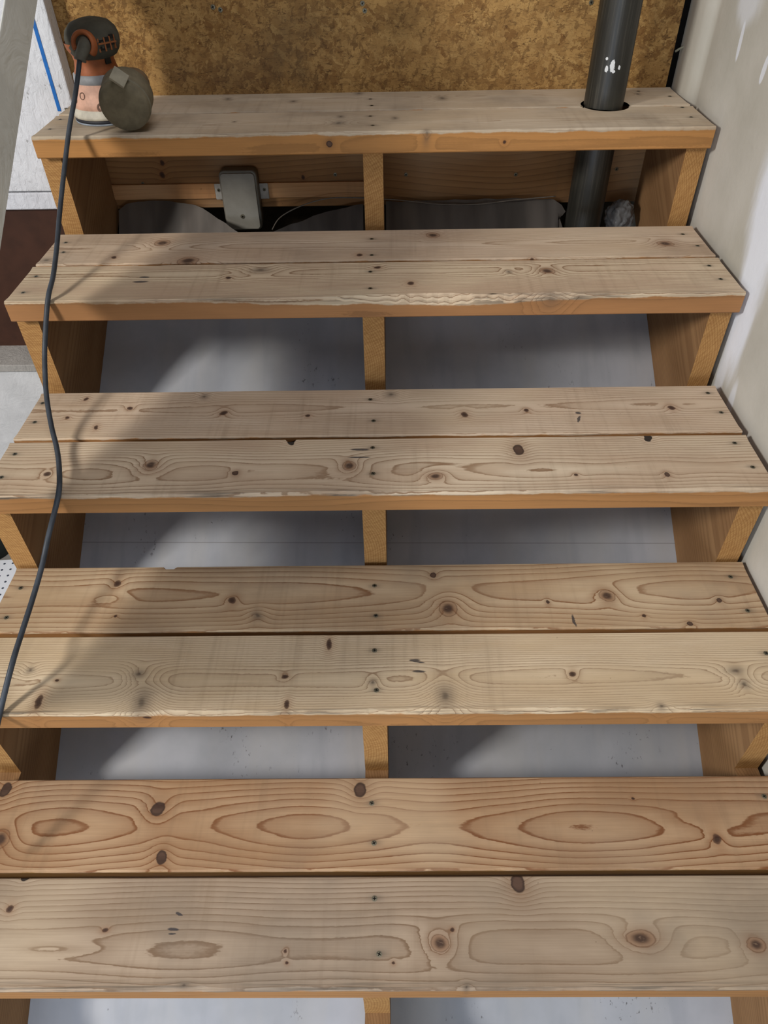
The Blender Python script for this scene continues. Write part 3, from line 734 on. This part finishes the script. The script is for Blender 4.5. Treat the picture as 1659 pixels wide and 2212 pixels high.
link('box_body', bm_mesh('jb', rbox(-bw_ - 0.004, bw_ + 0.004, -0.036, -0.008, -bh - 0.004, bh + 0.004, 0.012, 0.003), True), M_box, jb)
link('box_lid', bm_mesh('jl', rbox(-bw_, bw_, -0.042, -0.0362, -bh, bh, 0.008, 0.0015), False), M_lid, jb)
screw(jb, (0.0, -0.0425, -bh * 0.52), 0.0050, (math.pi / 2, 0, 0))
for s in (-1, 1):
    bm = box_bm(-0.011, 0.011, -0.0105, -0.0078, -0.017, 0.017, 0.002)
    t_ = link('mounting_tab', bm_mesh('tab', bm), plain('tab_plastic', (176, 172, 164), 0.5) if s < 0 else bpy.data.materials['tab_plastic'], jb, (s * (bw_ + 0.012), 0, 0.012))
    sc = screw(t_, (s * 0.002, -0.0112, 0.004), 0.0038, (math.pi / 2, 0, 0))

# ---------------------------------------------------------------- orbital sander
def fadepl(name, c, rough=0.6): return plain(name, c, rough, 0.35, 0.14, 40)
SX, SY = -0.5205, -0.1655
sd = empty('orbital_sander', (SX, SY, 0.0006), 'dusty orange and black palm sander with round dust canister on the top tread', 'sander')
link('sanding_disc', bm_mesh('sd1', lathe_bm([(0, 0), (0.0605, 0), (0.0612, 0.0015), (0.061, 0.003), (0, 0.003)], 56), False), fadepl('sandpaper', (150, 160, 172), 0.9), sd)
link('backing_pad', bm_mesh('sd2', lathe_bm([(0.02, 0.003), (0.0605, 0.003), (0.061, 0.006), (0.058, 0.010), (0.03, 0.011)], 56), True), fadepl('pad_rubber', (40, 42, 48)), sd)
link('skirt', bm_mesh('sd3', lathe_bm([(0.050, 0.0085), (0.0615, 0.009), (0.0618, 0.013), (0.0585, 0.024), (0.050, 0.026)], 56), True), fadepl('cream_rubber', (196, 190, 174)), sd)
link('lower_body', bm_mesh('sd4', lathe_bm([(0.053, 0.023), (0.057, 0.0245), (0.0545, 0.034), (0.050, 0.050), (0.0455, 0.0635), (0.044, 0.066)], 56), True), fadepl('dusty_pink_plastic', (208, 164, 142)), sd)
link('grey_band', bm_mesh('sd5', lathe_bm([(0.0435, 0.0635), (0.0462, 0.065), (0.0445, 0.078), (0.041, 0.0795)], 56), True), fadepl('band_grey', (148, 150, 152)), sd)
link('grip_neck', bm_mesh('sd6', lathe_bm([(0.041, 0.078), (0.0415, 0.080), (0.0385, 0.086), (0.036, 0.098), (0.038, 0.108), (0.044, 0.118), (0.046, 0.128)], 56), True), fadepl('orange_plastic', (164, 94, 54)), sd)
# head: two-tone cap, slightly elongated towards the cord
bm = lathe_bm([(0.0405, 0.112), (0.046, 0.119), (0.0495, 0.130), (0.0495, 0.140), (0.046, 0.150), (0.037, 0.159), (0.022, 0.164), (0.0, 0.166)], 64)
for v in bm.verts:
    v.co.z += 0.10 * v.co.y; v.co.x += 0.006; v.co.z -= 0.004; v.co.x *= 0.98
link('head_cap', bm_mesh('sd7', bm, True), fadepl('black_soft_grip', (72, 70, 60), 0.85), sd)
# orange surround of the cord outlet on the front of the head
def ringarc(R_, r_, a0, a1, ysc, n=28, m=10):
    bm = bmesh.new(); rs = []
    for i in range(n + 1):
        t = a0 + (a1 - a0) * i / n; c = Vector((R_ * math.cos(t), 0, R_ * math.sin(t))); d = Vector((math.cos(t), 0, math.sin(t)))
        rs.append([bm.verts.new(c + d * r_ * math.cos(2 * math.pi * k / m) + Vector((0, ysc * r_ * math.sin(2 * math.pi * k / m), 0))) for k in range(m)])
    for A, B in zip(rs, rs[1:]):
        for k in range(m): bm.faces.new((A[k], A[(k + 1) % m], B[(k + 1) % m], B[k]))
    bm.faces.new(rs[0]); bm.faces.new(rs[-1])
    return bm
link('outlet_surround', bm_mesh('sd8', ringarc(0.0185, 0.0046, -0.9, math.pi + 0.4, 2.4), True), bpy.data.materials['orange_plastic'], sd, hit(183, 97, 1, SY - 0.0445) - Vector((SX, SY, 0)), (math.radians(-14), 0, math.radians(-6)))
# vents with ribs on the right front of the head
vt = bmesh.new()
def addbox(bm, c, s, rz, rx=0.0):
    q = box_bm(-s[0], s[0], -s[1], s[1], -s[2], s[2]); me = bpy.data.meshes.new('t'); q.to_mesh(me); q.free()
    me.transform(Matrix.Translation(c) @ Matrix.Rotation(rz, 4, 'Z') @ Matrix.Rotation(rx, 4, 'Y')); bm.from_mesh(me); bpy.data.meshes.remove(me)
for j, ang in enumerate((-52, -40, -28)):
    for kz in range(2):
        a_ = math.radians(ang)
        addbox(vt, Vector((0.0550 * math.cos(a_), 0.0490 * math.sin(a_), 0.128 + 0.010 * kz + 0.10 * 0.049 * math.sin(a_) + 0.0022 * (j - 1))), (0.0014, 0.0042, 0.0030), a_, 0.0)
link('air_vent', bm_mesh('vent', vt), plain('vent_dark', (24, 20, 16), 0.9), sd)
ob = bmesh.new()
for ang in (-58, -46, -34, -22):
    a_ = math.radians(ang); addbox(ob, Vector((0.0547 * math.cos(a_), 0.0487 * math.sin(a_), 0.131 + 0.10 * 0.049 * math.sin(a_))), (0.0018, 0.0014, 0.0105), a_, 0.0)
addbox(ob, Vector((0.0555 * math.cos(-0.7), 0.0497 * math.sin(-0.7), 0.1325 - 0.003)), (0.0010, 0.0185, 0.0013), -0.7)
link('vent_rib', bm_mesh('rib', ob), fadepl('dusty_orange_rib', (140, 84, 48)), sd)
bd = bmesh.new(); a_ = math.radians(-32)
addbox(bd, Vector((0.0375 * math.cos(a_), 0.0375 * math.sin(a_), 0.103)), (0.0015, 0.006, 0.0085), a_, 0)
link('rating_badge', bm_mesh('badge', bd), plain('badge_black', (36, 32, 28), 0.6), sd)
# dimples on the lower body, darker brown than the pink shell
dm = plain('dimple_brown', (120, 92, 78), 0.9)
for ang, zz, r_ in ((-118, 0.0475, 0.0062), (-142, 0.038, 0.005), (-80, 0.030, 0.0075)):
    a_ = math.radians(ang); rr = 0.0572 - (zz - 0.0245) * 0.29
    o = link('dust_port', bm_mesh('port', lathe_bm([(0, -0.0004), (r_ * 0.75, 0.0), (r_, 0.0012), (r_ * 1.05, 0.0)], 24), True), dm, sd, (rr * math.cos(a_), rr * math.sin(a_), zz))
    o.rotation_euler = Vector((math.cos(a_), math.sin(a_), 0.27)).to_track_quat('Z', 'Y').to_euler()
# dust canister
cf = Vector((-0.4480, -0.2800, 0.0430)) - Vector((SX, SY, 0)); cbk = hit(277, 198, 1, -0.222) - Vector((SX, SY, 0))
dirv = (cbk - cf).normalized(); Lc = (cbk - cf).length
can = link('dust_canister', bm_mesh('can', lathe_bm([(0, 0.0), (0.030, 0.0005), (0.0415, 0.002), (0.0435, 0.006), (0.0450, Lc * 0.55), (0.0455, Lc * 0.9), (0.043, Lc), (0.030, Lc + 0.006), (0, Lc + 0.007)], 64), True), fadepl('dusty_black_plastic', (112, 104, 84), 0.85), sd, cf, dirv.to_track_quat('Z', 'Y').to_euler())
link('rim_ring', bm_mesh('rim', lathe_bm([(0.0415, 0.012), (0.0452, 0.013), (0.0456, 0.017), (0.0442, 0.019)], 64), True), fadepl('dusty_rim', (112, 106, 88), 0.85), can)
# latch tab on the canister
lt0 = hit(257, 167, 1, -0.288) - Vector((SX, SY, 0.0006))
bm = box_bm(-0.0135, 0.0135, -0.0035, 0.0035, -0.0120, 0.0120, 0.0012)
ob_ = link('latch_tab', bm_mesh('latch', bm), fadepl('latch_grey', (146, 140, 122), 0.8), sd, lt0, (math.radians(-40), math.radians(38), math.radians(8)))
# outlet elbow between body and canister
link('dust_outlet', tube_mesh('elbow', [(0.035, 0.004, 0.052), (0.055, -0.006, 0.062), (0.076, -0.022, 0.062), tuple(cbk - dirv * 0.02)], lambda t: 0.019 + 0.008 * t, 20), fadepl('outlet_brown', (110, 90, 66), 0.85), sd)
# strain relief + cord
def rel(px, py, yy): return hit(px, py, 1, yy) - Vector((SX, SY, 0.0006))
link('strain_relief', tube_mesh('relief', [tuple(rel(186, 90, -0.206)), tuple(rel(181, 104, -0.226)), tuple(rel(175, 120, -0.236)), tuple(rel(173, 131, -0.240))], lambda t: 0.0120 - 0.0035 * t + (0.0016 if t > 0.86 else 0), 20), fadepl('relief_rubber', (96, 94, 84), 0.7), sd)
def onz(px, py, z): return hit(px, py, 2, z) - Vector((SX, SY, 0.0006))
rc = 0.0042
def nose(px, py, k):
    yn = -RUN * k + DY[k] - DEP; zn = -RISE * k + DZ[k]; xx = hit(px, py, 1, yn).x
    o_ = Vector((SX, SY, 0.0006))
    return [Vector((xx, yn - 0.0012, zn + 0.0040)) - o_]
cp = [rel(172, 128, -0.2395), rel(168, 165, -0.252), rel(161, 215, -0.275), rel(151, 270, -0.302), rel(143, 330, -0.330), rel(134, 410, -0.375), rel(128, 470, -0.422), rel(123, 530, -0.475), rel(115, 595, -0.538)] + nose(107, 655, 1)
for px, py, yy in ((97, 740, -0.618), (97, 800, -0.652), (101, 860, -0.694), (111, 920, -0.742), (123, 970, -0.790), (128, 1015, -0.842)):
    cp.append(rel(px, py, yy))
cp += nose(124, 1062, 2)
for px, py, yy in ((104, 1160, -0.918), (90, 1225, -0.955), (70, 1295, -1.005), (46, 1370, -1.062), (26, 1435, -1.112)):
    cp.append(rel(px, py, yy))
cp += nose(2, 1545, 3)
for px, py, yy in ((-30, 1680, -1.24), (-70, 1850, -1.32)): cp.append(rel(px, py, yy))
link('power_cord', tube_mesh('cord', [tuple(c) for c in cp], rc, 14, True, 6), fadepl('cord_rubber', (60, 66, 74), 0.5), sd)

# ---------------------------------------------------------------- sloping plank at far left, deepened to cast the shadow band on the treads
bm = bmesh.new()
ends = []
for HX in (-0.585, -0.42):
    for pa, pb in (((9, 0), (-68, 540)), ((81, 0), (0, 540))):
        r1 = hit(*pa, 0, HX); r2 = hit(*pb, 0, HX); ends.append((r1, r2))
dr = (ends[1][1] - ends[1][0]).normalized()
O0 = ends[1][0].copy()
A_ = [e[0] - dr * ((e[0] - O0).dot(dr)) - dr * 0.45 - O0 for e in (ends[0], ends[1], ends[3], ends[2])]
B_ = [q + dr * 1.65 for q in A_]
va_ = [bm.verts.new(q) for q in A_]; vb_ = [bm.verts.new(q) for q in B_]
bm.faces.new(va_); bm.faces.new(vb_[::-1])
for i in range(4): bm.faces.new((va_[i], va_[(i + 1) % 4], vb_[(i + 1) % 4], vb_[i]))
bmesh.ops.recalc_face_normals(bm, faces=bm.faces[:]); bevel(bm, 0.004, 3)
hr = link('guard_plank', bm_mesh('guard_plank', bm), painted('grey_painted_plank', (206, 206, 198), 0.2, (12, 12, 12)), None, O0)
tag(hr, 'grey painted sloping guard plank crossing the upper left corner in the foreground', 'plank')
